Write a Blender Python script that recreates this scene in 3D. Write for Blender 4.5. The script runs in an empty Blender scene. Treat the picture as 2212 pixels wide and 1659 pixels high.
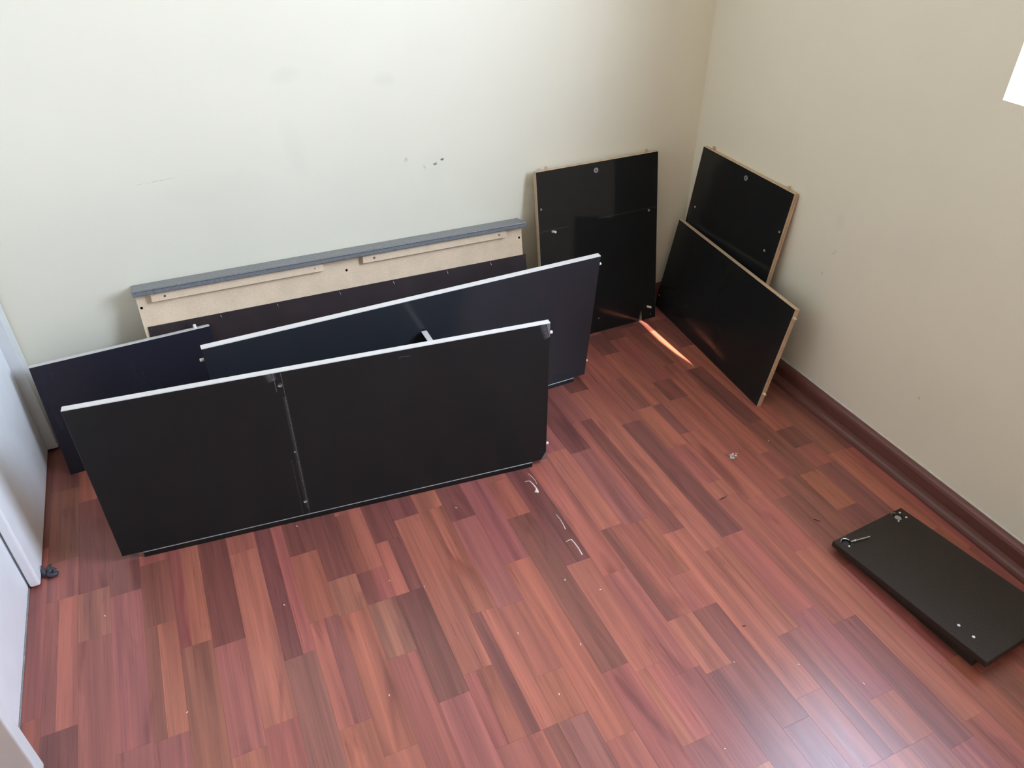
import bpy, bmesh, math, random
from mathutils import Vector, Matrix
random.seed(7)
scene = bpy.context.scene
COL = scene.collection

# ------------------------------------------------------------------ camera
cam_d = bpy.data.cameras.new('camera')
cam_d.sensor_fit = 'HORIZONTAL'; cam_d.sensor_width = 36.0
cam_d.lens = 36.0 * 1664.3 / 2212.0
cam_d.clip_start = 0.02
cam = bpy.data.objects.new('camera', cam_d); COL.objects.link(cam)
RT = Vector((0.91166487, -0.41091044, 0.00444696))
DN = Vector((-0.23797345, -0.53673939, -0.80949334))
FW = Vector((0.33501612, 0.73692838, -0.58711222))
m = Matrix.Identity(4)
for i in range(3):
    m[i][0] = RT[i]; m[i][1] = -DN[i]; m[i][2] = -FW[i]
m.translation = (0.0, 0.0, 1.40)
cam.matrix_world = m
scene.camera = cam

# ------------------------------------------------------------------ world, daylight, sun, exposure
world = bpy.data.worlds.new('sky'); scene.world = world
world.use_nodes = True
bg = world.node_tree.nodes['Background']
bg.inputs['Color'].default_value = (0.755, 0.925, 1.235, 1)
bg.inputs['Strength'].default_value = 26.2

# room constants
XW, YW, XL, YF, ZC = 1.585, 2.038, -1.05, -2.60, 2.50
WIN_Y0, WIN_Y1, WIN_Z0, WIN_Z1, WALL_T = 0.10, 1.063, 0.949, 2.05, 0.13

portal_d = bpy.data.lights.new('window_daylight', 'AREA')
portal_d.shape = 'RECTANGLE'; portal_d.size = WIN_Y1 - WIN_Y0; portal_d.size_y = WIN_Z1 - WIN_Z0
portal_d.cycles.is_portal = True
portal = bpy.data.objects.new('window_daylight', portal_d); COL.objects.link(portal)
portal.matrix_world = Matrix(((0, 0, 1, XW + 0.05), (1, 0, 0, (WIN_Y0 + WIN_Y1) / 2), (0, 1, 0, (WIN_Z0 + WIN_Z1) / 2), (0, 0, 0, 1)))   # faces -X, into the room

sun_d = bpy.data.lights.new('sun', 'SUN'); sun_d.energy = 70.0; sun_d.angle = math.radians(0.2)
sun_d.color = (1.0, 0.86, 0.66)
sun = bpy.data.objects.new('sun', sun_d); COL.objects.link(sun)
sun.location = (3, -3, 5)
sun.rotation_euler = Vector((-0.2223, 0.875, -1.0)).to_track_quat('-Z', 'Y').to_euler()

vs = scene.view_settings
scene.display_settings.display_device = 'sRGB'
vs.view_transform = 'Standard'; vs.look = 'None'; vs.gamma = 1.0; vs.use_curve_mapping = False
vs.exposure = 0.0
cy = scene.cycles
cy.use_denoising = True
cy.max_bounces = 12; cy.diffuse_bounces = 6; cy.glossy_bounces = 5
cy.transparent_max_bounces = 8; cy.transmission_bounces = 6
cy.sample_clamp_indirect = 8.0
cy.caustics_reflective = False; cy.caustics_refractive = False

# ------------------------------------------------------------------ materials
def new_mat(name):
    mt = bpy.data.materials.new(name); mt.use_nodes = True
    nt = mt.node_tree
    return mt, nt, nt.nodes['Principled BSDF']
def nd(nt, kind, **kw):
    n = nt.nodes.new(kind)
    for k, v in kw.items(): setattr(n, k, v)
    return n
def ramp(nt, p0, p1, c0=(0, 0, 0, 1), c1=(1, 1, 1, 1)):
    r = nd(nt, 'ShaderNodeValToRGB')
    e = r.color_ramp.elements
    e[0].position = p0; e[0].color = c0; e[1].position = p1; e[1].color = c1
    return r
def mix_rgb(nt, blend='MIX'):
    n = nd(nt, 'ShaderNodeMix', data_type='RGBA', blend_type=blend)
    return n, n.inputs[0], n.inputs[6], n.inputs[7], n.outputs[2]
def math_n(nt, op, a=None, b=None):
    n = nd(nt, 'ShaderNodeMath', operation=op)
    for i, v in enumerate((a, b)):
        if v is None: continue
        if isinstance(v, (int, float)): n.inputs[i].default_value = v
        else: nt.links.new(v, n.inputs[i])
    return n.outputs[0]
def plain(name, col, rough=0.5, noise=0.06, scale=40.0, metallic=0.0, bump=0.0, spec=0.5):
    mt, nt, b = new_mat(name)
    tc = nd(nt, 'ShaderNodeTexCoord'); nz = nd(nt, 'ShaderNodeTexNoise')
    nz.inputs['Scale'].default_value = scale; nz.inputs['Detail'].default_value = 4
    nt.links.new(tc.outputs['Object'], nz.inputs['Vector'])
    lo = tuple(c * (1 - noise * 2) for c in col) + (1,); hi = tuple(min(1, c * (1 + noise * 2)) for c in col) + (1,)
    r = ramp(nt, 0.3, 0.7, lo, hi)
    nt.links.new(nz.outputs['Fac'], r.inputs['Fac']); nt.links.new(r.outputs['Color'], b.inputs['Base Color'])
    b.inputs['Roughness'].default_value = rough; b.inputs['Metallic'].default_value = metallic
    b.inputs['Specular IOR Level'].default_value = spec
    if bump:
        bp = nd(nt, 'ShaderNodeBump'); bp.inputs['Strength'].default_value = bump; bp.inputs['Distance'].default_value = 0.002
        nt.links.new(nz.outputs['Fac'], bp.inputs['Height']); nt.links.new(bp.outputs['Normal'], b.inputs['Normal'])
    return mt

def wall_material(name, base, marks, plane):
    """painted plaster: faint mottling, fine relief, plus given stains (a, z, ra, rz, angle, strength) on the wall plane"""
    mt, nt, b = new_mat(name)
    L = nt.links
    geo = nd(nt, 'ShaderNodeNewGeometry'); sep = nd(nt, 'ShaderNodeSeparateXYZ'); L.new(geo.outputs['Position'], sep.inputs[0])
    big = nd(nt, 'ShaderNodeTexNoise'); big.inputs['Scale'].default_value = 3.0; big.inputs['Detail'].default_value = 5
    L.new(geo.outputs['Position'], big.inputs['Vector'])
    r = ramp(nt, 0.35, 0.7, tuple(c * 0.965 for c in base) + (1,), tuple(base) + (1,))
    L.new(big.outputs['Fac'], r.inputs['Fac'])
    col = r.outputs['Color']
    br = nd(nt, 'ShaderNodeTexNoise'); br.inputs['Scale'].default_value = 90.0; br.inputs['Detail'].default_value = 6
    L.new(geo.outputs['Position'], br.inputs['Vector'])
    brk = ramp(nt, 0.42, 0.62); L.new(br.outputs['Fac'], brk.inputs['Fac'])
    a_out = sep.outputs[plane]; z_out = sep.outputs['Z']
    for (a, z, ra, rz, ang, st) in marks:
        ca, sa = math.cos(ang), math.sin(ang)
        da = math_n(nt, 'SUBTRACT', a_out, a); dz = math_n(nt, 'SUBTRACT', z_out, z)
        p = math_n(nt, 'ADD', math_n(nt, 'MULTIPLY', da, ca / ra), math_n(nt, 'MULTIPLY', dz, sa / ra))
        q = math_n(nt, 'ADD', math_n(nt, 'MULTIPLY', da, -sa / rz), math_n(nt, 'MULTIPLY', dz, ca / rz))
        d2 = math_n(nt, 'ADD', math_n(nt, 'MULTIPLY', p, p), math_n(nt, 'MULTIPLY', q, q))
        k = nd(nt, 'ShaderNodeMath', operation='SUBTRACT', use_clamp=True); k.inputs[0].default_value = 1.0; L.new(d2, k.inputs[1])
        f = math_n(nt, 'MULTIPLY', math_n(nt, 'MULTIPLY', k.outputs[0], brk.outputs['Color'] if rz < 0.02 else 1.0), st)
        n, fac, A, B, o = mix_rgb(nt); L.new(f, fac); L.new(col, A); B.default_value = (0.16, 0.15, 0.14, 1); col = o
    L.new(col, b.inputs['Base Color'])
    b.inputs['Roughness'].default_value = 0.55; b.inputs['Specular IOR Level'].default_value = 0.3
    bp = nd(nt, 'ShaderNodeBump'); bp.inputs['Strength'].default_value = 0.12; bp.inputs['Distance'].default_value = 0.002
    nz2 = nd(nt, 'ShaderNodeTexNoise'); nz2.inputs['Scale'].default_value = 22.0; nz2.inputs['Detail'].default_value = 6
    L.new(geo.outputs['Position'], nz2.inputs['Vector']); L.new(nz2.outputs['Fac'], bp.inputs['Height'])
    L.new(bp.outputs['Normal'], b.inputs['Normal'])
    return mt

WALL_C = (0.855, 0.80, 0.635)
back_marks = [(-0.045, 0.682, 0.052, 0.0016, 0.05, 0.55), (0.683, 0.622, 0.008, 0.006, 0.3, 1.6), (0.704, 0.630, 0.007, 0.004, 0.2, 1.6),
              (0.650, 0.613, 0.005, 0.010, 0.1, 0.8), (0.598, 0.640, 0.006, 0.014, 0.0, 0.5), (0.624, 0.573, 0.003, 0.010, 0.0, 0.6),
              (0.306, 0.898, 0.045, 0.024, 0.1, 0.06), (0.557, 0.863, 0.035, 0.022, -0.1, 0.06), (0.30, 0.72, 0.03, 0.09, 0.2, 0.04),
              (0.68, 0.60, 0.05, 0.07, 0.0, 0.04), (0.09, 0.64, 0.16, 0.05, 0.0, 0.03)]
right_marks = [(1.374, 0.465, 0.004, 0.010, 0.5, 0.8), (1.398, 0.39, 0.006, 0.006, 0.0, 0.5), (0.995, 0.23, 0.004, 0.004, 0, 0.7),
               (1.383, 0.549, 0.02, 0.03, 0, 0.05)]
M_BACK = wall_material('cream_wall_paint_back', WALL_C, back_marks, 'X')
M_RIGHT = wall_material('cream_wall_paint_right', WALL_C, right_marks, 'Y')
M_WALL = wall_material('tan_wall_paint', (0.86, 0.77, 0.60), [], 'X')
M_CEIL = plain('ceiling_paint', (0.88, 0.82, 0.70), 0.8, 0.02, 8)
M_CAULK = plain('white_caulk', (0.82, 0.80, 0.74), 0.6, 0.05, 60)
M_PVC = plain('white_pvc', (0.80, 0.80, 0.80), 0.35, 0.02, 30)
M_LAMIN = plain('white_lacquer', (0.86, 0.87, 0.87), 0.42, 0.015, 12, bump=0.02)
M_GABLE = plain('white_board', (0.74, 0.74, 0.72), 0.5, 0.02, 12)
M_GREY = plain('charcoal_laminate', (0.185, 0.190, 0.194), 0.36, 0.10, 160)
M_WHITE_EDGE = plain('white_edge_band', (0.64, 0.61, 0.57), 0.45, 0.02, 30)
M_STEEL = plain('bright_steel', (0.62, 0.60, 0.56), 0.3, 0.05, 80, metallic=1.0)
M_ZINC = plain('grey_zinc', (0.42, 0.42, 0.41), 0.42, 0.1, 120, metallic=0.6)
M_COPPER = plain('coppered_steel', (0.50, 0.28, 0.18), 0.3, 0.08, 80, metallic=1.0)
M_DOWEL = plain('beech_dowel', (0.74, 0.58, 0.42), 0.55, 0.08, 300)
M_DOWEL_DARK = plain('brown_dowel', (0.56, 0.38, 0.24), 0.55, 0.08, 300)
M_DOWEL_PALE = plain('pale_dowel', (0.84, 0.78, 0.68), 0.5, 0.05, 300)
M_RAW = plain('chipboard_core', (0.62, 0.56, 0.48), 0.8, 0.12, 500)
M_PLASTIC = plain('white_plastic', (0.80, 0.80, 0.78), 0.4, 0.03, 60)
M_RUBBER = plain('dark_rubber', (0.045, 0.045, 0.055), 0.55, 0.2, 120)
M_GLUE = plain('dried_glue', (0.80, 0.70, 0.64), 0.4, 0.06, 300)
M_FILM = plain('torn_clear_film', (0.55, 0.47, 0.43), 0.4, 0.12, 200)
M_CHIP = plain('pale_wood_chip', (0.85, 0.70, 0.55), 0.7, 0.1, 300)
M_SPLINTER = plain('dark_splinter', (0.03, 0.02, 0.018), 0.7, 0.1, 300)
M_HOLE = plain('dark_hole', (0.012, 0.010, 0.009), 0.9, 0.1, 300)
M_CASTER = plain('black_plastic', (0.015, 0.015, 0.016), 0.5, 0.05, 60)
M_OUT = plain('sun_blocker_grey', (0.55, 0.54, 0.50), 0.9, 0.05, 5)

def chipboard(name, col, sc=420, amt=0.3):
    mt, nt, b = new_mat(name); L = nt.links
    tc = nd(nt, 'ShaderNodeTexCoord'); v = nd(nt, 'ShaderNodeTexVoronoi'); v.inputs['Scale'].default_value = sc
    L.new(tc.outputs['Object'], v.inputs['Vector'])
    n = nd(nt, 'ShaderNodeTexNoise'); n.inputs['Scale'].default_value = 25; n.inputs['Detail'].default_value = 6
    L.new(tc.outputs['Object'], n.inputs['Vector'])
    a = math_n(nt, 'MULTIPLY', v.outputs['Distance'], 0.5)
    s = math_n(nt, 'ADD', a, math_n(nt, 'MULTIPLY', n.outputs['Fac'], 0.5))
    r = ramp(nt, 0.25, 0.75, tuple(c * (1 - amt) for c in col) + (1,), tuple(min(1, c * (1 + amt * 0.6)) for c in col) + (1,))
    L.new(s, r.inputs['Fac']); L.new(r.outputs['Color'], b.inputs['Base Color'])
    b.inputs['Roughness'].default_value = 0.75; b.inputs['Specular IOR Level'].default_value = 0.25
    return mt
M_EDGE_TAN = chipboard('raw_chipboard_edge', (0.62, 0.45, 0.29), 500, 0.3)
M_MDF = chipboard('beige_mdf', (0.84, 0.645, 0.44), 520, 0.16)

def gloss_black(name, base, rough, smudge=0.12, lines=None, spec=0.3):
    """black melamine: grease smudges vary the gloss; rubbed dust lines are (u0,v0,u1,v1,half width,strength) in board coordinates"""
    mt, nt, b = new_mat(name); L = nt.links
    tc = nd(nt, 'ShaderNodeTexCoord')
    mp = nd(nt, 'ShaderNodeMapping'); mp.inputs['Scale'].default_value = (1, 1, 0.6); L.new(tc.outputs['Object'], mp.inputs['Vector'])
    n = nd(nt, 'ShaderNodeTexNoise'); n.inputs['Scale'].default_value = 7; n.inputs['Detail'].default_value = 5; n.inputs['Distortion'].default_value = 0.6
    L.new(mp.outputs['Vector'], n.inputs['Vector'])
    r = ramp(nt, 0.45, 0.72, (rough,) * 3 + (1,), (min(1, rough + smudge),) * 3 + (1,)); L.new(n.outputs['Fac'], r.inputs['Fac'])
    L.new(r.outputs['Color'], b.inputs['Roughness'])
    cr = ramp(nt, 0.4, 0.75, tuple(base) + (1,), tuple(c * 1.12 for c in base) + (1,)); L.new(n.outputs['Fac'], cr.inputs['Fac'])
    col = cr.outputs['Color']
    if lines:
        sep = nd(nt, 'ShaderNodeSeparateXYZ'); L.new(tc.outputs['Object'], sep.inputs[0])
        dn = nd(nt, 'ShaderNodeTexNoise'); dn.inputs['Scale'].default_value = 260; dn.inputs['Detail'].default_value = 6
        L.new(tc.outputs['Object'], dn.inputs['Vector'])
        dr = ramp(nt, 0.30, 0.72); L.new(dn.outputs['Fac'], dr.inputs['Fac'])
        for (u0, v0, u1, v1, hw, st) in lines:
            ln = math.hypot(u1 - u0, v1 - v0); du, dv = (u1 - u0) / ln, (v1 - v0) / ln
            a = math_n(nt, 'SUBTRACT', sep.outputs['X'], u0); c = math_n(nt, 'SUBTRACT', sep.outputs['Z'], v0)
            t = math_n(nt, 'ADD', math_n(nt, 'MULTIPLY', a, du), math_n(nt, 'MULTIPLY', c, dv))
            p = math_n(nt, 'ABSOLUTE', math_n(nt, 'ADD', math_n(nt, 'MULTIPLY', a, -dv), math_n(nt, 'MULTIPLY', c, du)))
            inside = math_n(nt, 'MULTIPLY', math_n(nt, 'GREATER_THAN', t, 0.0), math_n(nt, 'LESS_THAN', t, ln))
            k = nd(nt, 'ShaderNodeMath', operation='SUBTRACT', use_clamp=True); k.inputs[0].default_value = 1.0
            L.new(math_n(nt, 'DIVIDE', p, hw), k.inputs[1])
            f = math_n(nt, 'MULTIPLY', math_n(nt, 'MULTIPLY', inside, k.outputs[0]), math_n(nt, 'MULTIPLY', dr.outputs['Color'], st))
            mx, fac, A, B, o = mix_rgb(nt); L.new(f, fac); L.new(col, A); B.default_value = (0.34, 0.34, 0.33, 1); col = o
    L.new(col, b.inputs['Base Color'])
    b.inputs['Specular IOR Level'].default_value = spec
    return mt
K = (0.0150, 0.0155, 0.0150)
M_BLACK = gloss_black('black_melamine', K, 0.10)
M_BLACK_FRONT = gloss_black('black_melamine_rubbed', (0.0195, 0.0205, 0.0200), 0.16, 0.1,
    [(0.4305, 0.426, 0.4305, 0.0, 0.0014, 0.55), (0.4290, 0.36, 0.4290, 0.02, 0.006, 0.20), (0.4147, 0.426, 0.4147, 0.375, 0.0016, 0.6),
     (0.405, 0.426, 0.412, 0.405, 0.012, 0.5), (0.4150, 0.18, 0.4150, 0.0, 0.0012, 0.25),
     (1.040, 0.424, 1.053, 0.385, 0.012, 0.5), (0.69, 0.4075, 0.715, 0.4055, 0.0015, 0.5)], spec=0.14)
M_BLACK_TALL = gloss_black('black_melamine_marked', K, 0.07, 0.06,
    [(0.0, 0.3858, 0.105, 0.3867, 0.0016, 0.28), (0.215, 0.3925, 0.436, 0.3925, 0.0014, 0.30)])
M_BROWNBLACK = plain('dark_brown_melamine', (0.030, 0.0215, 0.0165), 0.5, 0.12, 250, spec=0.25)
M_HARDBOARD = plain('dark_hardboard', (0.036, 0.024, 0.024), 0.55, 0.12, 12, spec=0.35)
M_NAVY = gloss_black('blue_black_melamine', (0.022, 0.021, 0.029), 0.25, smudge=0.06, spec=0.2)
M_BLUEBLACK = gloss_black('cool_black_melamine', (0.029, 0.031, 0.036), 0.12, smudge=0.08, spec=0.28)

# wood floor: colour of each strip comes from the strip (object colour), grain and fibres from noise along it
def floor_wood(name, attr):
  mt, nt, b = new_mat(name); L = nt.links
  oi = nd(nt, 'ShaderNodeObjectInfo'); tc = nd(nt, 'ShaderNodeTexCoord')
  off = math_n(nt, 'MULTIPLY', oi.outputs['Random'], 73.0)
  cmb = nd(nt, 'ShaderNodeCombineXYZ'); L.new(off, cmb.inputs[0]); L.new(off, cmb.inputs[1]); L.new(off, cmb.inputs[2])
  va = nd(nt, 'ShaderNodeVectorMath', operation='ADD'); L.new(tc.outputs['Object'], va.inputs[0]); L.new(cmb.outputs[0], va.inputs[1])
  def stretched(sx, sy, detail, dist=0.0):
      mp = nd(nt, 'ShaderNodeMapping'); mp.inputs['Scale'].default_value = (sx, sy, 1); L.new(va.outputs[0], mp.inputs['Vector'])
      n = nd(nt, 'ShaderNodeTexNoise'); n.inputs['Scale'].default_value = 1.0; n.inputs['Detail'].default_value = detail
      n.inputs['Distortion'].default_value = dist
      L.new(mp.outputs['Vector'], n.inputs['Vector']); return n.outputs['Fac']
  g1 = stretched(42, 1.6, 3, 0.5); g2 = stretched(300, 6, 5); g3 = stretched(16, 3.0, 3, 1.2)
  r1 = ramp(nt, 0.32, 0.68, (0.74, 0.72, 0.74, 1), (1.22, 1.16, 1.10, 1)); L.new(g1, r1.inputs['Fac'])
  r2 = ramp(nt, 0.30, 0.70, (0.86, 0.86, 0.86, 1), (1.09, 1.09, 1.09, 1)); L.new(g2, r2.inputs['Fac'])
  r3 = ramp(nt, 0.58, 0.74, (1, 1, 1, 1), (0.70, 0.66, 0.70, 1)); L.new(g3, r3.inputs['Fac'])
  c = oi.outputs['Color']
  if attr:
    at = nd(nt, 'ShaderNodeAttribute'); at.attribute_name = 'strip_color'; c = at.outputs['Color']
  for rr in (r1, r2, r3):
      n, fac, A, B, o = mix_rgb(nt, 'MULTIPLY'); fac.default_value = 1.0; L.new(c, A); L.new(rr.outputs['Color'], B); c = o
  L.new(c, b.inputs['Base Color'])
  rn = ramp(nt, 0.3, 0.7, (0.27, 0.27, 0.27, 1), (0.36, 0.36, 0.36, 1)); L.new(g2, rn.inputs['Fac']); L.new(rn.outputs['Color'], b.inputs['Roughness'])
  b.inputs['Specular IOR Level'].default_value = 0.5
  bp = nd(nt, 'ShaderNodeBump'); bp.inputs['Strength'].default_value = 0.05; bp.inputs['Distance'].default_value = 0.001
  L.new(g2, bp.inputs['Height']); L.new(bp.outputs['Normal'], b.inputs['Normal'])
  return mt
M_WOOD = floor_wood('merbau_laminate', False); M_WOOD_FAR = floor_wood('merbau_laminate_far', True)
def wood(name, col, axis, rough=0.4):
    mt, nt, b = new_mat(name); L = nt.links
    tc = nd(nt, 'ShaderNodeTexCoord'); mp = nd(nt, 'ShaderNodeMapping')
    sc = [60, 60, 60]; sc[axis] = 1.8; mp.inputs['Scale'].default_value = sc
    L.new(tc.outputs['Object'], mp.inputs['Vector']); n = nd(nt, 'ShaderNodeTexNoise'); n.inputs['Scale'].default_value = 1; n.inputs['Detail'].default_value = 4
    L.new(mp.outputs['Vector'], n.inputs['Vector'])
    r = ramp(nt, 0.3, 0.7, tuple(c * 0.8 for c in col) + (1,), tuple(c * 1.2 for c in col) + (1,)); L.new(n.outputs['Fac'], r.inputs['Fac'])
    L.new(r.outputs['Color'], b.inputs['Base Color']); b.inputs['Roughness'].default_value = rough
    return mt
M_BASE_Y = wood('baseboard_wood', (0.15, 0.055, 0.042), 1)
M_BASE_X = wood('baseboard_wood_back', (0.15, 0.055, 0.042), 0)
M_SUB = plain('dark_floor_joint', (0.17, 0.06, 0.048), 0.7, 0.1, 20)

# thin window glass: clear with a mirror-like surface
mt, nt, b = new_mat('window_glass'); L = nt.links
tr = nd(nt, 'ShaderNodeBsdfTransparent'); gl = nd(nt, 'ShaderNodeBsdfGlossy'); gl.inputs['Roughness'].default_value = 0.0
lw = nd(nt, 'ShaderNodeLayerWeight'); lw.inputs['Blend'].default_value = 0.5
fr = math_n(nt, 'ADD', math_n(nt, 'MULTIPLY', math_n(nt, 'POWER', lw.outputs['Facing'], 5.0), 0.9), 0.04)
mx = nd(nt, 'ShaderNodeMixShader'); L.new(fr, mx.inputs[0]); L.new(tr.outputs[0], mx.inputs[1]); L.new(gl.outputs[0], mx.inputs[2])
L.new(mx.outputs[0], nt.nodes['Material Output'].inputs['Surface'])
M_GLASS = mt

# ------------------------------------------------------------------ mesh helpers
def bm_obj(name, bm, mats, parent=None, smooth=False):
    bmesh.ops.recalc_face_normals(bm, faces=bm.faces[:])
    me = bpy.data.meshes.new(name); bm.to_mesh(me); bm.free()
    for mm in (mats if isinstance(mats, (list, tuple)) else [mats]): me.materials.append(mm)
    if smooth:
        for p in me.polygons: p.use_smooth = True
    o = bpy.data.objects.new(name, me); COL.objects.link(o)
    if parent: o.parent = parent
    return o
def add_box(bm, lo, hi, mi=0, bev=0.0, seg=1):
    lo, hi = Vector(lo), Vector(hi)
    g = bmesh.ops.create_cube(bm, size=1.0)['verts']
    for v in g: v.co = Vector([(lo[i] + hi[i]) / 2 + v.co[i] * (hi[i] - lo[i]) for i in range(3)])
    fs = {f for v in g for f in v.link_faces}
    for f in fs: f.material_index = mi
    if bev:
        es = {e for f in fs for e in f.edges}
        r = bmesh.ops.bevel(bm, geom=list(es), offset=bev, segments=seg, affect='EDGES', profile=0.5)
        for f in r['faces']: f.material_index = mi
def box(name, lo, hi, mat, parent=None, bev=0.0, seg=1):
    bm = bmesh.new(); add_box(bm, lo, hi, 0, bev, seg); return bm_obj(name, bm, mat, parent)
def add_cyl(bm, p0, p1, r0, r1=None, n=16, mi=0, round_end=0.0):
    """cylinder or cone from p0 to p1, optional rounded far end"""
    p0, p1 = Vector(p0), Vector(p1); r1 = r0 if r1 is None else r1
    d = (p1 - p0); ln = d.length; d.normalize()
    a = d.orthogonal().normalized(); bb = d.cross(a)
    prof = [(0, r0), (ln, r1)]
    if round_end: prof = [(0, r0), (ln - round_end, r1), (ln - round_end * 0.3, r1 * 0.86), (ln, r1 * 0.5)]
    rings = []
    for (t, r) in prof:
        rings.append([bm.verts.new(p0 + d * t + a * (r * math.cos(2 * math.pi * k / n)) + bb * (r * math.sin(2 * math.pi * k / n))) for k in range(n)])
    for i in range(len(rings) - 1):
        for k in range(n):
            f = bm.faces.new((rings[i][k], rings[i][(k + 1) % n], rings[i + 1][(k + 1) % n], rings[i + 1][k])); f.material_index = mi
    f = bm.faces.new(rings[0]); f.material_index = mi
    f = bm.faces.new(rings[-1]); f.material_index = mi
def cyl(name, p0, p1, r0, mat, parent=None, r1=None, n=16, round_end=0.0):
    bm = bmesh.new(); add_cyl(bm, p0, p1, r0, r1, n, 0, round_end); return bm_obj(name, bm, mat, parent)
def add_tube(bm, pts, rad, n=8, mi=0, closed_caps=True):
    pts = [Vector(p) for p in pts]; rings = []
    up = Vector((0, 0, 1))
    for i, p in enumerate(pts):
        t = (pts[min(i + 1, len(pts) - 1)] - pts[max(i - 1, 0)]).normalized()
        a = t.cross(up)
        if a.length < 1e-3: a = t.orthogonal()
        a.normalize(); bb = a.cross(t)
        r = rad[i] if isinstance(rad, (list, tuple)) else rad
        rings.append([bm.verts.new(p + a * (r * math.cos(2 * math.pi * k / n)) + bb * (r * math.sin(2 * math.pi * k / n))) for k in range(n)])
    for i in range(len(rings) - 1):
        for k in range(n):
            bm.faces.new((rings[i][k], rings[i][(k + 1) % n], rings[i + 1][(k + 1) % n], rings[i + 1][k])).material_index = mi
    bm.faces.new(rings[0]).material_index = mi; bm.faces.new(rings[-1]).material_index = mi

def struct(o):
    o['kind'] = 'structure'; return o
def thing(name, label, cat, mw=None, group=None):
    o = bpy.data.objects.new(name, None); COL.objects.link(o); o.empty_display_size = 0.05
    if mw is not None: o.matrix_world = mw
    return tag(o, label, cat, group)
def tag(o, label, cat, group=None):
    o['label'] = label; o['category'] = cat
    if group: o['group'] = group
    return o
def leaning(x, y, z, th, lean):
    """frame of a board: local X along its foot, local Y through it to the back, local Z up its face"""
    th, a = math.radians(th), math.radians(lean)
    u = Vector((math.cos(th), math.sin(th), 0)); n0 = Vector((-math.sin(th), math.cos(th), 0))
    v = Vector((0, 0, math.cos(a))) + n0 * math.sin(a); nb = n0 * math.cos(a) - Vector((0, 0, math.sin(a)))
    M = Matrix.Identity(4)
    for i in range(3): M[i][0], M[i][1], M[i][2] = u[i], nb[i], v[i]
    M.translation = (x, y, z)
    return M

def board(name, w, h, t, face, edge, parent, holes=(), ch=0.0007, hole_mat=None, u0=0.0, v0=0.0, y0=0.0):
    """flat board with chamfered edges and drilled blind holes (u, v, radius, depth) in its front face.
    edge: one material or a dict left/right/top/bottom"""
    bm = bmesh.new()
    mats = [face]
    def mi(mm):
        if mm not in mats: mats.append(mm)
        return mats.index(mm)
    e = edge if isinstance(edge, dict) else dict(left=edge, right=edge, top=edge, bottom=edge)
    def rect(c, y):
        return [bm.verts.new((u0 + a, y0 + y, v0 + bq)) for a, bq in ((c, c), (w - c, c), (w - c, h - c), (c, h - c))]
    A, B_, C_, D_ = rect(ch, 0), rect(0, ch), rect(0, t - ch), rect(ch, t)
    order = ('bottom', 'right', 'top', 'left')
    for k in range(4):
        q = (k + 1) % 4; im = mi(e[order[k]])
        for P, Q in ((A, B_), (B_, C_), (C_, D_)):
            bm.faces.new((P[k], P[q], Q[q], Q[k])).material_index = im
    bm.faces.new(D_).material_index = 0
    if not holes:
        bm.faces.new(A).material_index = 0
    else:
        hm = mi(hole_mat or M_RAW)
        edges = [bm.edges.get((A[k], A[(k + 1) % 4])) for k in range(4)]
        loops = []
        for (hu, hv, hr, hd) in holes:
            ring = [bm.verts.new((u0 + hu + hr * math.cos(2 * math.pi * k / 14), y0, v0 + hv + hr * math.sin(2 * math.pi * k / 14))) for k in range(14)]
            edges += [bm.edges.new((ring[k], ring[(k + 1) % 14])) for k in range(14)]
            loops.append((ring, hd))
        bmesh.ops.triangle_fill(bm, use_beauty=True, use_dissolve=False, edges=edges)
        for f in bm.faces:
            if all(abs(v.co.y - y0) < 1e-7 for v in f.verts): f.material_index = 0
        for ring, hd in loops:
            deep = [bm.verts.new(v.co + Vector((0, hd, 0))) for v in ring]
            for k in range(14):
                bm.faces.new((ring[k], ring[(k + 1) % 14], deep[(k + 1) % 14], deep[k])).material_index = hm
            bm.faces.new(deep).material_index = hm
    return bm_obj(name, bm, mats, parent)

def dowel(parent, p, d, r=0.004, ln=0.009, mat=None):
    p, d = Vector(p), Vector(d).normalized()
    return cyl('dowel', p - d * 0.004, p + d * ln, r, mat or M_DOWEL, parent, n=12, round_end=r * 0.55)

# ------------------------------------------------------------------ room shell
struct(box('wall_back', (XL - .12, YW, 0), (XW + WALL_T, YW + .12, ZC), M_BACK))
struct(box('wall_left', (XL - .12, YF, 0), (XL, YW, ZC), M_WALL))
struct(box('wall_front', (XL - .12, YF - .12, 0), (XW + WALL_T, YF, ZC), M_WALL))
bm = bmesh.new()
add_box(bm, (XW, YF, 0), (XW + WALL_T, YW, WIN_Z0))
add_box(bm, (XW, YF, WIN_Z1), (XW + WALL_T, YW, ZC))
add_box(bm, (XW, YF, WIN_Z0), (XW + WALL_T, WIN_Y0, WIN_Z1))
add_box(bm, (XW, WIN_Y1, WIN_Z0), (XW + WALL_T, YW, WIN_Z1))
struct(bm_obj('wall_right', bm, M_RIGHT))
struct(box('ceiling', (XL - .12, YF - .12, ZC), (XW + WALL_T, YW + .12, ZC + .1), M_CEIL))

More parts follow.
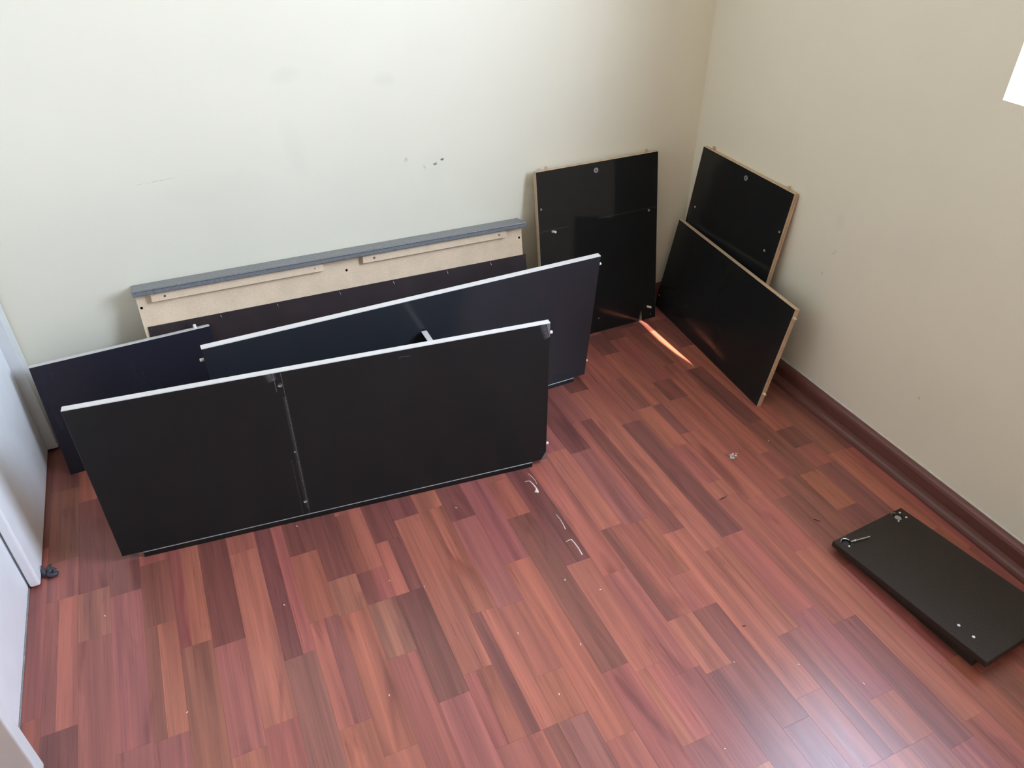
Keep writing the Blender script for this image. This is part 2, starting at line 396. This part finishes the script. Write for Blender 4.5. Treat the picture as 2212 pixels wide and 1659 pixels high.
# window in the right wall: frame, sash bar, pane, sill
bm = bmesh.new()
fx0, fx1, fw = XW + .075, XW + .125, .045
add_box(bm, (fx0, WIN_Y0, WIN_Z0), (fx1, WIN_Y1, WIN_Z0 + fw), 0, .003)
add_box(bm, (fx0, WIN_Y0, WIN_Z1 - fw), (fx1, WIN_Y1, WIN_Z1), 0, .003)
add_box(bm, (fx0, WIN_Y0, WIN_Z0 + fw), (fx1, WIN_Y0 + fw, WIN_Z1 - fw), 0, .003)
add_box(bm, (fx0, WIN_Y1 - fw, WIN_Z0 + fw), (fx1, WIN_Y1, WIN_Z1 - fw), 0, .003)
win = struct(bm_obj('window_1', bm, M_PVC))
box('pane', (fx0 + .02, WIN_Y0 + fw, WIN_Z0 + fw), (fx0 + .024, WIN_Y1 - fw, WIN_Z1 - fw), M_GLASS, win)
# unseen slab added outside above the window: only a sliver of sun passes
bm = bmesh.new()
edge = [(-2.8, 1.93), (-0.55, 1.905), (-.392, 1.8853), (-.320, 1.8725), (-.2325, 1.8655), (-.1125, 1.870), (1.8, 1.872)]   # (y, x) of its lip, bent to shape the sun streak
for z0_, z1_ in ((2.30, 2.42),):
    for k in range(len(edge) - 1):
        (ya, xa), (yb_, xb) = edge[k], edge[k + 1]
        lo_ = [bm.verts.new(p) for p in ((XW + WALL_T, ya, z0_), (xa, ya, z0_), (xb, yb_, z0_), (XW + WALL_T, yb_, z0_))]
        hi_ = [bm.verts.new((v_.co.x, v_.co.y, z1_)) for v_ in lo_]
        bm.faces.new(lo_); bm.faces.new(hi_)
        for q in range(4): bm.faces.new((lo_[q], lo_[(q + 1) % 4], hi_[(q + 1) % 4], hi_[q]))
bmesh.ops.remove_doubles(bm, verts=bm.verts[:], dist=1e-5)
struct(bm_obj('sun_blocker', bm, M_OUT))

# ------------------------------------------------------------------ floor of narrow strips
CO = dict(L=(.370, .122, .084), R=(.342, .109, .083), M=(.308, .103, .087), D=(.215, .076, .062), B=(.268, .095, .066), T=(.345, .132, .091), G=(.262, .099, .083))
floor = struct(box('floor', (XL - .12, YF - .12, -.06), (XW + WALL_T, YW + .12, -.0085), M_SUB))
SX, SW = -0.2255, 0.19428 / 3
SPEC = {
 -9: 'M 1.6 R 1.1 D .7 L', -8: 'L 1.5 M 1.0 R .6 M', -7: 'D 1.3 L .8 M', -6: 'R 1.4 M 1.0 L .6 D',
 -5: 'D 1.6 M 1.126 L .62 M', -4: 'D 1.80 B 1.541 M 1.419 M.4L 1.081 D .70 R', -3: 'L 1.733 D 1.417 T 1.279 M .80 R .5 M',
 -2: 'R 1.75 D 1.38 M .985 M .62 L', -1: 'M 1.75 L 1.448 B 1.26 B.4L .981 M .60 L', 0: 'D 1.6 R.38L 1.175 B .82 M .5 R',
 1: 'M 1.7 D 1.15 M .891 L .5 M', 2: 'L 1.8 R 1.398 L .925 R .55 L', 3: 'M 1.6 D.6R 1.059 G .74 R .45 L', 4: 'R 1.7 D 1.334 L 1.13 L.5M .864 L .48 R',
 5: 'M 1.6 D 1.226 T 1.121 L .779 R .44 M', 6: 'R 1.8 L 1.421 B.45L 1.22 D.5R 1.125 T .974 R .6 L', 7: 'L 1.7 D 1.293 L.5D 1.124 D .84 M .62 R .4 M',
 8: 'M 1.75 D 1.348 L .877 R.45L .708 R .42 D', 9: 'R 1.8 L 1.35 L 1.008 D.44L .707 R.5D .45 L', 10: 'L 1.7 D 1.285 M 1.0 L .813 L .706 G .40 M',
 11: 'D 1.7 M 1.108 L .635 R .42 L', 12: 'M 1.7 R 1.376 L 1.238 D .766 R .45 G', 13: 'L 1.7 D 1.046 L .74 L.4R .568 M .4 L',
 14: 'D 1.8 M 1.55 L .984 R .70 M .482 T', 15: 'R 1.7 M 1.42 L 1.111 D.42R .818 L .677 G .42 M', 16: 'L 1.72 D 1.391 M 1.10 R.58L .918 R.55L .817 D .52 G',
 17: 'L 1.75 M 1.508 R.42D 1.036 L .558 M .396 R', 18: 'D 1.638 L .95 L .690 D.42M .396 L', 19: 'B 1.8 R 1.445 D .971 R .72 M .497 L .396 G',
 20: 'B 1.86 R 1.648 B 1.488 L 1.30 R 1.142 L 1.082 R .665 D .36 M', 21: 'M 1.9 D 1.779 L 1.486 D.5R 1.340 L 1.05 R .862 L .388 R',
 22: 'D 1.85 R 1.585 D 1.486 L 1.22 R 1.02 B .78 R .5 L', 23: 'D 1.9 B 1.651 L 1.180 R 1.077 B .72 R .45 B', 24: 'M 1.95 D 1.845 L 1.60 D 1.30 B 1.069 L .928 D .62 R .4 M',
 25: 'R 1.9 D 1.717 L 1.42 R 1.242 D 1.16 R 1.076 D .80 R .5 D', 26: 'D 1.75 R 1.42 B 1.103 L .78 L .5 R', 27: 'M 1.5 D 1.1 R .7 M', 28: 'D 1.2 M .6 D'}
GAP = 0.00006
def strip_piece(x0, x1, yb, yt, key):
    cx, cyy = (x0 + x1) / 2, (yb + yt) / 2
    w2, l2 = (x1 - x0) / 2 - GAP, (yt - yb) / 2 - GAP
    bm = bmesh.new(); c = 0.00012
    top = [bm.verts.new((a * (w2 - c), bq * (l2 - c), 0)) for a, bq in ((-1, -1), (1, -1), (1, 1), (-1, 1))]
    mid = [bm.verts.new((a * w2, bq * l2, -c)) for a, bq in ((-1, -1), (1, -1), (1, 1), (-1, 1))]
    low = [bm.verts.new((a * w2, bq * l2, -.0085)) for a, bq in ((-1, -1), (1, -1), (1, 1), (-1, 1))]
    bm.faces.new(top); bm.faces.new(low)
    for P, Q in ((top, mid), (mid, low)):
        for k in range(4): bm.faces.new((P[k], P[(k + 1) % 4], Q[(k + 1) % 4], Q[k]))
    o = bm_obj('floor_plank', bm, M_WOOD, floor)
    o.location = (cx, cyy, 0)
    f = random.uniform(.93, 1.07); cc = CO[key]
    o.color = (cc[0] * f, cc[1] * f * random.uniform(.95, 1.05), cc[2] * f * random.uniform(.95, 1.05), 1)
far_bm = bmesh.new(); far_col = []
for s, spec in SPEC.items():
    tk = spec.split(); cols = tk[0::2]; joints = [YW] + [float(v) for v in tk[1::2]]
    y = joints[-1]
    if len(cols) == len(joints) - 1: cols.append(random.choice('LRM'))
    while y > YF:                                               # carry the strip on behind the camera
        y -= random.uniform(.34, .62); joints.append(max(y, YF))
    while len(cols) < len(joints) - 1: cols.append(random.choice('LLRMDMRB'))
    x0, x1 = SX + s * SW, SX + (s + 1) * SW
    x1 = min(x1, XW)
    for k in range(len(joints) - 1):
        yt, yb, cl = joints[k], joints[k + 1], cols[k]
        if yt < -.05:                                           # behind the camera: one joined part
            add_box(far_bm, (x0 + GAP, yb + GAP, -.0085), (x1 - GAP, yt - GAP, 0)); far_col += [CO[cl[0]]] * 6
        elif len(cl) == 1: strip_piece(x0, x1, yb, yt, cl)
        else:
            f = float(cl[1:-1]); xm = x0 + f * SW
            strip_piece(x0, xm, yb, yt, cl[0]); strip_piece(xm, x1, yb, yt, cl[-1])
far = bm_obj('floor_planks', far_bm, M_WOOD_FAR, floor); far['kind'] = 'stuff'
ca_ = far.data.color_attributes.new('strip_color', 'FLOAT_COLOR', 'CORNER')
for p in far.data.polygons:
    for li in p.loop_indices: ca_.data[li].color = (*far_col[p.index], 1)

# ------------------------------------------------------------------ baseboards (shoe moulding + board with bevelled top)
def profile_run(name, prof, a, b_, axis, mat):
    """prof: list of (out from wall, z); axis 'Y' runs along Y on the right wall, 'X' along X on the back wall"""
    bm = bmesh.new(); ends = []
    for t in (a, b_):
        ends.append([bm.verts.new((XW - o, t, z) if axis == 'Y' else (t, YW - o, z)) for o, z in prof])
    n = len(prof)
    for k in range(n): bm.faces.new((ends[0][k], ends[0][(k + 1) % n], ends[1][(k + 1) % n], ends[1][k]))
    bm.faces.new(ends[0]); bm.faces.new(ends[1])
    return struct(bm_obj(name, bm, mat))
PR = [(0, 0), (.038, 0), (.0375, .006), (.0345, .012), (.029, .0165), (.021, .019), (.017, .0195), (.0165, .047), (.014, .054), (.009, .059), (.003, .0615), (0, .0615)]
bb = profile_run('baseboard_right', PR, YF, YW - .017, 'Y', M_BASE_Y)
box('caulk_line', (XW - .0012, YF, .0615), (XW + .001, YW - .02, .0655), M_CAULK, bb)
profile_run('baseboard_back', PR, -.46, XW - .0385, 'X', M_BASE_X)

# ------------------------------------------------------------------ white sliding wardrobe on the left
wd = thing('wardrobe', 'white sliding-door wardrobe along the left edge of the room', 'wardrobe', Matrix.Translation((-.75, 1.5, 0)))
def wpart(name, lo, hi, mat, bev=0, seg=1):
    o = Vector((-.75, 1.5, 0)); return box(name, Vector(lo) - o, Vector(hi) - o, mat, wd, bev, seg)
wpart('side_panel', (XL + .002, .988, .003), (-.474, 1.020, 2.36), M_GABLE, .004, 3)
wpart('side_panel', (XL + .002, 1.982, .008), (-.4686, YW - .004, 2.36), M_GABLE, .001)
wpart('sliding_door', (-.517, 1.476, .004), (-.495, 1.9815, 2.30), M_LAMIN, .006, 4)
wpart('sliding_door', (-.543, 1.0205, .004), (-.5210, 1.53, 2.30), M_LAMIN, .002, 2)
wpart('top_panel', (XL + .002, 1.0205, 2.30), (-.474, 1.9815, 2.36), M_GABLE, .001)
wpart('floor_track', (-.575, 1.0205, .0002), (-.519, 1.9815, .0035), M_ZINC)

# ------------------------------------------------------------------ the two long panels with white edges and the divider between them
T = 0.016
def long_panel(label, M, face, holes, left_dowels, right_dowels):
    r = thing('long_panel', label, 'panel', M, 'long black side panels with a white edge')
    board('board', 1.058, .4255, T, face, dict(left=M_BLACK, right=M_BLACK, top=M_WHITE_EDGE, bottom=M_BLACK), r, holes)
    box('edge_band', (.0004, .0003, .4255), (1.0576, T - .0003, .4265), M_WHITE_EDGE, r, .0003)
    fb = board('foot_strip', .974, .016, .018, M_BLACK, dict(left=M_BLACK, right=M_BLACK, top=M_ZINC, bottom=M_BLACK), r, (), u0=.045, v0=-.0165, y0=-.0016)
    for v in left_dowels: dowel(r, (0, T / 2, v), (-1, 0, 0), mat=M_DOWEL_PALE)
    for v in right_dowels: dowel(r, (1.058, T / 2, v), (1, 0, 0), mat=M_DOWEL_PALE)
    return r
P1 = long_panel('front long black panel with pale rub line, white top edge, standing nearest the camera',
    leaning(-.322, 1.480, .0165, -5.09, .6), M_BLACK_FRONT,
    [(.4246, .391, .0048, .010), (.426, .2005, .0026, .010), (.4263, .0425, .0046, .010)], (), (.3945, .0475))
P2 = long_panel('rear long black panel with white top edge tilted towards the front one',
    leaning(-.040, 1.649, .0165, 2.33, -5.32), M_BLUEBLACK, (), (.391,), (.395, .048))
# worn spot near the top of the front panel and the scuffed corners
bm = bmesh.new(); add_cyl(bm, (.6895, .0004, .4035), (.6895, -.0012, .4035), .0045, .0028, 9); bm_obj('worn_spot', bm, M_HOLE, P1)
for (a, c0, d0) in (((1.0572, .4240), (1.0572, .385), (1.048, .4240)), ((1.0572, .0012), (1.0572, .026), (1.044, .0012))):
    bm = bmesh.new()
    f0 = [bm.verts.new((p[0], -.0002, p[1])) for p in (a, c0, d0)]; f1 = [bm.verts.new((p[0], .0002, p[1])) for p in (a, c0, d0)]
    bm.faces.new(f0); bm.faces.new(f1)
    for k in range(3): bm.faces.new((f0[k], f0[(k + 1) % 3], f1[(k + 1) % 3], f1[k]))
    bm_obj('scuffed_corner', bm, M_GREY, P1)['label'] = 'grey scuffed corner'

dv = thing('divider_panel', 'short black divider with white top edge, standing between the two long panels', 'panel', Matrix.Translation((.4922, 1.432, 0)))
bm = bmesh.new()
add_box(bm, (-.0071, .004, 0), (.0071, .2035, .3395), 0, .0006)
# back end cut to the tilt of the rear panel
for v in bm.verts:
    if v.co.y > .1: v.co.y += (.3395 - v.co.z) * math.tan(math.radians(5.32)) * 0.98
bm_obj('board', bm, M_BLACK, dv)
box('edge_band', (-.0073, .004, .3395), (.0073, .2030, .3407), M_WHITE_EDGE, dv, .0003)

# ------------------------------------------------------------------ short blue-black panel by the wardrobe
PLM = leaning(-.439, 1.857, 0.0005, 3.53, 11.08)
pl = thing('short_panel', 'small blue-black panel with one dowel on top, leaning beside the white wardrobe', 'panel', PLM)
board('board', .433, .3125, T, M_NAVY, dict(left=M_NAVY, right=M_NAVY, top=M_WHITE_EDGE, bottom=M_NAVY), pl)
bm = bmesh.new()
nseg = 24
vv = []
for k in range(nseg + 1):
    hgt = .3132 + random.uniform(0, .0006)
    vv.append([bm.verts.new((.0004 + .4322 * k / nseg, yy, zz)) for yy, zz in ((.0004, .3125), (.0004, hgt), (T - .0004, hgt), (T - .0004, .3125))])
for k in range(nseg):
    for q in range(4): bm.faces.new((vv[k][q], vv[k][(q + 1) % 4], vv[k + 1][(q + 1) % 4], vv[k + 1][q]))
bm.faces.new(vv[0]); bm.faces.new(vv[-1])
bm_obj('edge_band', bm, M_WHITE_EDGE, pl)
dowel(pl, (.3973, T / 2, .3130), (0, 0, 1), .0042, .011, M_DOWEL_PALE)

# ------------------------------------------------------------------ headboard shelf unit leaning on the back wall
a, ro = math.radians(11.5), 0.0065
u = Vector((math.cos(ro), 0, -math.sin(ro))); v0 = Vector((0, math.sin(a), math.cos(a)))
v = (v0 - u * v0.dot(u)).normalized(); nb = v.cross(u)
HM = Matrix.Identity(4)
for i in range(3): HM[i][0], HM[i][1], HM[i][2] = u[i], nb[i], v[i]
HM.translation = (0, 1.8847, .0)
hb = thing('headboard', 'long headboard seen from its beige back, grey shelf on top, leaning on wall', 'headboard', HM)
board('back_board', 1.102, .4155, .016, M_MDF, M_MDF, hb, [(-.1631 + .171, .3867 - .008, .0036, .010), (.9219 + .171, .3882 - .008, .0036, .010), (.3807 + .171, .3862 - .008, .0036, .010)],
      hole_mat=M_HOLE, u0=-.171, v0=.008, y0=.025)
bm = bmesh.new(); add_box(bm, (-.1744, 0, .4238), (.9394, .0676, .4393), 0, .0022, 3)
bm_obj('shelf', bm, M_GREY, hb)
box('edge_groove', (-.168, -.0002, .4346), (.933, .0006, .4354), M_CASTER, hb)
hp = board('back_panel', 1.1015, .325, .0032, M_HARDBOARD, M_HARDBOARD, hb, u0=-.162, v0=.0085, y0=.0215)
for uu in (.0216, .1733, .3495, .509, .6765, .8184):
    bm = bmesh.new(); add_tube(bm, [(uu, .0215, .3290), (uu + .001, .0195, .3265), (uu + .002, .0185, .3225), (uu + .0022, .0205, .3205)], .0007, 6); bm_obj('staple', bm, M_STEEL, hb)
for uu in (-.154, .934):
    bm = bmesh.new(); add_cyl(bm, (uu, .0218, .3265), (uu, .0205, .3265), .0016, .0012, 8); bm_obj('nail', bm, M_STEEL, hb)
for (a0, a1, sc, hl) in ((-.134, .316, (-.1001, ), (.2919, )), (.4286, .875, (.4621, .8507), ())):
    cl = board('cleat', a1 - a0, .0238, .0135, M_MDF, M_MDF, hb, [(q - a0, .0110, .0016, .006) for q in hl], hole_mat=M_HOLE, u0=a0, v0=.400, y0=.0115)
    for q in sc:
        bm = bmesh.new(); add_cyl(bm, (q, .0125, .4112), (q, .0098, .4112), .0040, .0026, 12); bm_obj('screw', bm, M_STEEL, cl)

# ------------------------------------------------------------------ tall panels with chipboard edges
def cam_lock(r, uu, vvv):
    bm = bmesh.new(); add_cyl(bm, (uu, .004, vvv), (uu, -.0006, vvv), .0082, .0078, 20)
    c_ = bm_obj('cam_lock', bm, M_ZINC, r)
    bm = bmesh.new()
    for ang in (0.5, 2.07):
        ca, sa = math.cos(ang) * .0042, math.sin(ang) * .0042
        add_tube(bm, [(uu - ca, -.0007, vvv - sa), (uu + ca, -.0007, vvv + sa)], .0009, 6)
    bm_obj('cross_slot', bm, M_HOLE, c_)
def tall_panel(label, M, w, h, cam_p, holes, face_dowels, top_dowels, face):
    r = thing('tall_panel', label, 'panel', M, 'tall black panels with raw chipboard edges')
    E = dict(left=M_EDGE_TAN, right=M_EDGE_TAN, top=M_EDGE_TAN, bottom=M_EDGE_TAN)
    board('board', w, h, .0085, face, E, r, holes)
    board('backing_board', w + .0008, h + .0006, .0072, M_EDGE_TAN, E, r, u0=-.0004, v0=0, y0=.0091)
    cam_lock(r, *cam_p)
    for (uu, q) in face_dowels: dowel(r, (uu, .0, q), (0.1, -1, 0.1), .0040, .018, M_DOWEL_PALE)
    for uu in top_dowels: dowel(r, (uu, .0085, h), (0, 0, 1), .0042, .011, M_DOWEL_DARK)
    return r
tall_panel('tall black panel leaning on the back wall, left of the corner', leaning(.986, 1.907, .0005, 1.6, 9.5), .439, .570, (.2084, .545),
    [(.012, .4563, .0036, .008), (.4060, .3855, .0040, .008), (.2092, .0505, .0022, .007), (.4189, .0167, .0022, .007)],
    [(.0480, .3805), (.4065, .0470)], (.0397, .4002), M_BLACK_TALL)
tall_panel('tall black panel leaning on the right wall, behind a lower panel', leaning(1.5025, 1.978, .0005, -90.47, 6.75), .4325, .573, (.2267, .5475),
    [(.0312, .3819, .0036, .008), (.4205, .4559, .0034, .008), (.386, .3833, .0040, .008)], [], (.0393, .3956), M_BLACK)

t3 = thing('low_panel', 'low wide black panel leaning in front of another in the right corner', 'panel', leaning(1.4695, 1.9925, .0005, -94.62, 9.32))
board('board', .638, .327, T, M_BLACK, dict(left=M_EDGE_TAN, right=M_EDGE_TAN, top=M_EDGE_TAN, bottom=M_BLACK), t3, [(.010, .045, .0026, .006)])
for q in (.300, .046):
    dowel(t3, (.638, T / 2, q), (1, 0, 0), .0042, .008)
dowel(t3, (0, T / 2, .2994), (-1, 0, 0), .0042, .008)

# ------------------------------------------------------------------ dark slab on added rails lying on the floor at the right
uq = Vector((.9974, .072, 0)); lq = Vector((.0620, -.9950, .0640)).normalized()
lq = (lq - uq * lq.dot(uq)).normalized(); nq = uq.cross(-lq)      # up
QM = Matrix.Identity(4)
for i in range(3): QM[i][0], QM[i][1], QM[i][2] = uq[i], -lq[i], nq[i]
QM.translation = (1.21608, .83315, .030)
qs = thing('base_slab', 'dark brown slab with metal fittings and two white screw caps lying near the baseboard', 'slab', QM)
W_, L_ = .236, .3915
# local: X across, Y = -distance from the far edge, Z up. The top lies at z=0; the top carries two castor sockets at the far end
bm = bmesh.new()
def slab_with_holes(bm, holes, t):
    c = .0012
    def rect(cc, z): return [bm.verts.new((a_, b2, z)) for a_, b2 in ((cc, -L_ + cc), (W_ - cc, -L_ + cc), (W_ - cc, -cc), (cc, -cc))]
    A, B_, C_, D_ = rect(c, 0), rect(0, -c), rect(0, -t + c), rect(c, -t)
    for P, Q in ((A, B_), (B_, C_), (C_, D_)):
        for k in range(4): bm.faces.new((P[k], P[(k + 1) % 4], Q[(k + 1) % 4], Q[k]))
    bm.faces.new(D_)
    edges = [bm.edges.get((A[k], A[(k + 1) % 4])) for k in range(4)]; loops = []
    for (hx, hy, hr, hd) in holes:
        ring = [bm.verts.new((hx + hr * math.cos(2 * math.pi * k / 20), hy + hr * math.sin(2 * math.pi * k / 20), 0)) for k in range(20)]
        edges += [bm.edges.new((ring[k], ring[(k + 1) % 20])) for k in range(20)]; loops.append((ring, hd))
    bmesh.ops.triangle_fill(bm, use_beauty=True, use_dissolve=False, edges=edges)
    for ring, hd in loops:
        deep = [bm.verts.new(v_.co - Vector((0, 0, hd))) for v_ in ring]
        for k in range(20): bm.faces.new((ring[k], ring[(k + 1) % 20], deep[(k + 1) % 20], deep[k])).material_index = 1
        bm.faces.new(deep).material_index = 1
slab_with_holes(bm, [(.0235, -.0185, .0105, .011), (.2015, -.0200, .0105, .011)], T)
bm_obj('slab', bm, [M_BROWNBLACK, M_HOLE], qs)
def arc(cx_, cy_, r_, a0, a1, z, rad, n=14):
    return [(cx_ + r_ * math.cos(a0 + (a1 - a0) * k / n), cy_ + r_ * math.sin(a0 + (a1 - a0) * k / n), z) for k in range(n + 1)]
bm = bmesh.new(); add_tube(bm, arc(.0235, -.0185, .0118, 2.7, .1, .0008, 0), [.0007 + .0005 * math.sin(math.pi * k / 14) for k in range(15)], 8); bm_obj('cam_ring', bm, M_STEEL, qs)
bm = bmesh.new(); add_cyl(bm, (.0235, -.0185, -.0105), (.0235, -.0185, -.003), .0085, .008, 18); bm_obj('cam_lock', bm, M_CASTER, qs)
bm = bmesh.new()
add_tube(bm, [(.034, -.0235, .002), (.039, -.0262, .0042), (.0425, -.0278, .005)], [.0016, .0021, .0016], 10)
add_tube(bm, [(.0425, -.0278, .005), (.052, -.0294, .0046), (.0835, -.0345, .0030)], .0019, 10)
add_cyl(bm, (.0412, -.0262, .0045), (.0428, -.0284, .0045), .0036, .0036, 12)
bm_obj('steel_bolt', bm, M_STEEL, qs)['label'] = 'long steel bolt'
for (sx, sy, rr, mm) in ((.0193, -.0312, .0028, M_PLASTIC), (.2173, -.0118, .0028, M_PLASTIC), (.2171, -.0305, .0028, M_PLASTIC), (.1900, -.0300, .0025, M_PLASTIC)):
    bm = bmesh.new(); add_cyl(bm, (sx, sy, -.001), (sx, sy, .0016), rr, rr * .7, 12); bm_obj('screw', bm, mm, qs)
bm = bmesh.new(); add_tube(bm, arc(.1990, -.0105, .0070, 2.6, .3, .0012, 0, 8), .0008, 6); bm_obj('cam_ring', bm, M_STEEL, qs)
bm = bmesh.new(); add_cyl(bm, (.2015, -.0200, -.0105), (.2015, -.0200, -.002), .0088, .0080, 18); bm_obj('cam_lock', bm, M_ZINC, qs)
for (sx, sy) in ((.0335, -.3045), (.0331, -.3383)):
    bm = bmesh.new(); add_cyl(bm, (sx, sy, -.001), (sx, sy, .0012), .0036, .0028, 14); c_ = bm_obj('screw_cap', bm, M_PLASTIC, qs)
    c_['label'] = 'white screw cap'
def shade_rail(x0_, x1_):
    # unseen wedge rail added to darken the gap below; lower edge follows the floor
    bm = bmesh.new(); sl = lq.z; z0_ = QM.translation.z
    prof = []
    for yy in (-.050, -L_ + .028):
        zf = -(z0_ + (-yy) * sl - .0006) / nq.z                # floor level seen from the tilted slab
        prof.append((yy, -T, zf))
    ring = [[bm.verts.new((xx, yy, zz)) for (yy, zz) in ((prof[0][0], prof[0][1]), (prof[1][0], prof[1][1]), (prof[1][0], prof[1][2]), (prof[0][0], prof[0][2]))] for xx in (x0_, x1_)]
    bm.faces.new(ring[0]); bm.faces.new(ring[1])
    for k in range(4): bm.faces.new((ring[0][k], ring[0][(k + 1) % 4], ring[1][(k + 1) % 4], ring[1][k]))
    bm_obj('shade_rail', bm, M_BROWNBLACK, qs)
shade_rail(.016, .032); shade_rail(W_ - .030, W_ - .014)

# ------------------------------------------------------------------ small things on the floor
bm = bmesh.new()
pts = [(.020, -.004, .006), (.016, -.010, .006), (.007, -.012, .006), (.0, -.006, .007), (.002, .004, .008), (.009, .008, .008), (.014, .004, .008), (.013, -.003, .008), (.008, -.003, .008)]
add_tube(bm, [(p[0] * .8 + .004, p[1] * .8, p[2]) for p in pts], [.003, .0045, .005, .005, .0045, .004, .0035, .003, .002], 8)
add_tube(bm, [(.004, .0, .006), (.003, .008, .009), (.004, .018, .007), (.006, .026, .004)], [.005, .004, .0028, .0012], 8)
add_tube(bm, [(-.002, -.004, .004), (-.005, .004, .012), (-.006, .012, .020)], [.005, .0035, .0010], 8)
ru = bm_obj('rubber_scrap', bm, M_RUBBER, smooth=True)
ru.scale = (1.15, 1.15, 1.15); ru.location = (-.484, 1.506, -.0003); tag(ru, 'dark curled rubber scrap on the floor against the wardrobe door', 'scrap')

def flat_ribbon(name, pts, widths, mat, label, cat, group=None, thick=.0012):
    bm = bmesh.new(); rows = []
    P = [Vector((p[0], p[1], 0)) for p in pts]; c0 = P[0].copy()
    for i, p in enumerate(P):
        t = (P[min(i + 1, len(P) - 1)] - P[max(i - 1, 0)]).normalized(); nrm = Vector((-t.y, t.x, 0))
        w = widths[i] / 2
        rows.append([bm.verts.new(p - c0 + nrm * s_ * w + Vector((0, 0, z))) for s_, z in ((-1, .0001), (-.6, thick), (.6, thick), (1, .0001))])
    for i in range(len(rows) - 1):
        for k in range(4): bm.faces.new((rows[i][k], rows[i][(k + 1) % 4], rows[i + 1][(k + 1) % 4], rows[i + 1][k]))
    bm.faces.new(rows[0]); bm.faces.new(rows[-1])
    o = bm_obj(name, bm, mat); o.location = c0
    return tag(o, label, cat, group)
flat_ribbon('glue_streak', [(.6700, 1.3692), (.6745, 1.354), (.6765, 1.338), (.6745, 1.322)], [.0008, .0018, .0014, .0008], M_GLUE, 'thin straight white glue streak nearest the front panel corner', 'glue streak')
flat_ribbon('glue_streak', [(.6500, 1.3430), (.6570, 1.3425), (.6625, 1.3405), (.6655, 1.325), (.6665, 1.309), (.6640, 1.300), (.6600, 1.2945)], [.0006, .0014, .0026, .0036, .0040, .0085, .0120], M_GLUE, 'bent white glue streak with a blob end on a dark floor strip', 'glue streak')
flat_ribbon('glue_streak', [(.6705, 1.204), (.6722, 1.185), (.6715, 1.165), (.6690, 1.1498)], [.0008, .0018, .0020, .0026], M_GLUE, 'thin white glue streak in the middle of a dark floor strip', 'glue streak')
flat_ribbon('glue_streak', [(.6503, 1.1122), (.6600, 1.1145), (.6665, 1.1140), (.6685, 1.100), (.6690, 1.080), (.6675, 1.0600)], [.0006, .0014, .0026, .0028, .0028, .0034], M_GLUE, 'angled white glue streak farthest from the panels on the floor', 'glue streak')

flat_ribbon('floor_scar', [(1.0740, 1.0800), (1.0800, 1.0785), (1.0880, 1.0815), (1.0960, 1.0810), (1.1040, 1.0835)], [.0006, .0022, .0046, .0030, .0006], M_SPLINTER, 'dark split chip at a strip joint in the middle of the floor', 'splinter', None, .0008)
flat_ribbon('dark_splinter', [(.8870, .7425), (.8905, .7413), (.8950, .7395)], [.0012, .0030, .0012], M_SPLINTER, 'tiny black splinter lying on the light floor strip', 'splinter')
bm = bmesh.new()
for k in range(7):
    x_, y_ = random.uniform(-.012, .012), random.uniform(-.012, .010); s_ = random.uniform(.004, .010); an = random.uniform(0, 3)
    q = [bm.verts.new((x_ + s_ * math.cos(an + w_) * (1 if i_ % 2 else .4), y_ + s_ * math.sin(an + w_) * (1 if i_ % 2 else .4), .0004 + .0016 * (i_ % 2))) for i_, w_ in enumerate((0, 1.1, 2.3, 3.3, 4.4, 5.4))]
    f = bm.faces.new(q)
    r_ = bmesh.ops.extrude_face_region(bm, geom=[f])
    for vv_ in [g for g in r_['geom'] if isinstance(g, bmesh.types.BMVert)]: vv_.co.z += .0005
fl = bm_obj('film_scrap', bm, M_FILM); fl.location = (1.2173, 1.2033, 0)
tag(fl, 'torn pale film scrap on the floor between the low panel and the slab', 'scrap')
# dropped coppered screw
bm = bmesh.new()
add_cyl(bm, (0, 0, 0), (.0032, .0006, .0), .0034, .0016, 12); add_cyl(bm, (.003, .0006, 0), (.0140, .0026, -.0012), .0016, .0010, 10)
for k in range(6):
    t_ = .004 + k * .0016; add_cyl(bm, (t_, .0006 + t_ * .18, -.0011 * t_ / .014), (t_ + .0007, .0007 + t_ * .18, -.0011 * t_ / .014), .0021, .0017, 10)
sc_ = bm_obj('loose_screw', bm, M_COPPER); sc_.location = (1.2590, .9165, .0034); sc_.rotation_euler = (0, 0, 1.9)
tag(sc_, 'small coppery screw lying on the floor near the dark slab', 'screw')

# pale wood crumbs scattered over the floor
crumbs = [(757, 358, 0, 1244), (1368, 1280, 0, 1244)]
CR = [(.0, .0)]
pos = [(-.3665, 1.331), (-.226, 1.021), (-.1745, .8485), (-.0045, 1.2010), (.0690, 1.4275), (.1430, .8955), (.2275, 1.1720), (.2950, 1.1230), (.4500, 1.3270),
       (.5950, 1.0100), (.4370, .9230), (.4520, .7600), (.6560, .9530), (.8160, .6770), (.5460, .8440), (.6850, .5330), (.9000, .4030), (.9340, .6180), (1.0240, .5290), (1.3470, 1.2160), (.2640, .6150)]
base_me = None
for i, (x_, y_) in enumerate(pos):
    bm = bmesh.new(); s_ = random.uniform(.0016, .0028)
    add_box(bm, (-s_, -s_ * .4, 0), (s_, s_ * .4, s_ * .6), 0, s_ * .15)
    o = bm_obj('wood_crumb', bm, M_CHIP); o.location = (x_, y_, .0001); o.rotation_euler = (0, 0, random.uniform(0, 3.1))
    tag(o, 'tiny pale wood crumb lying on the floor', 'wood crumb', 'pale wood crumbs scattered over the floor')
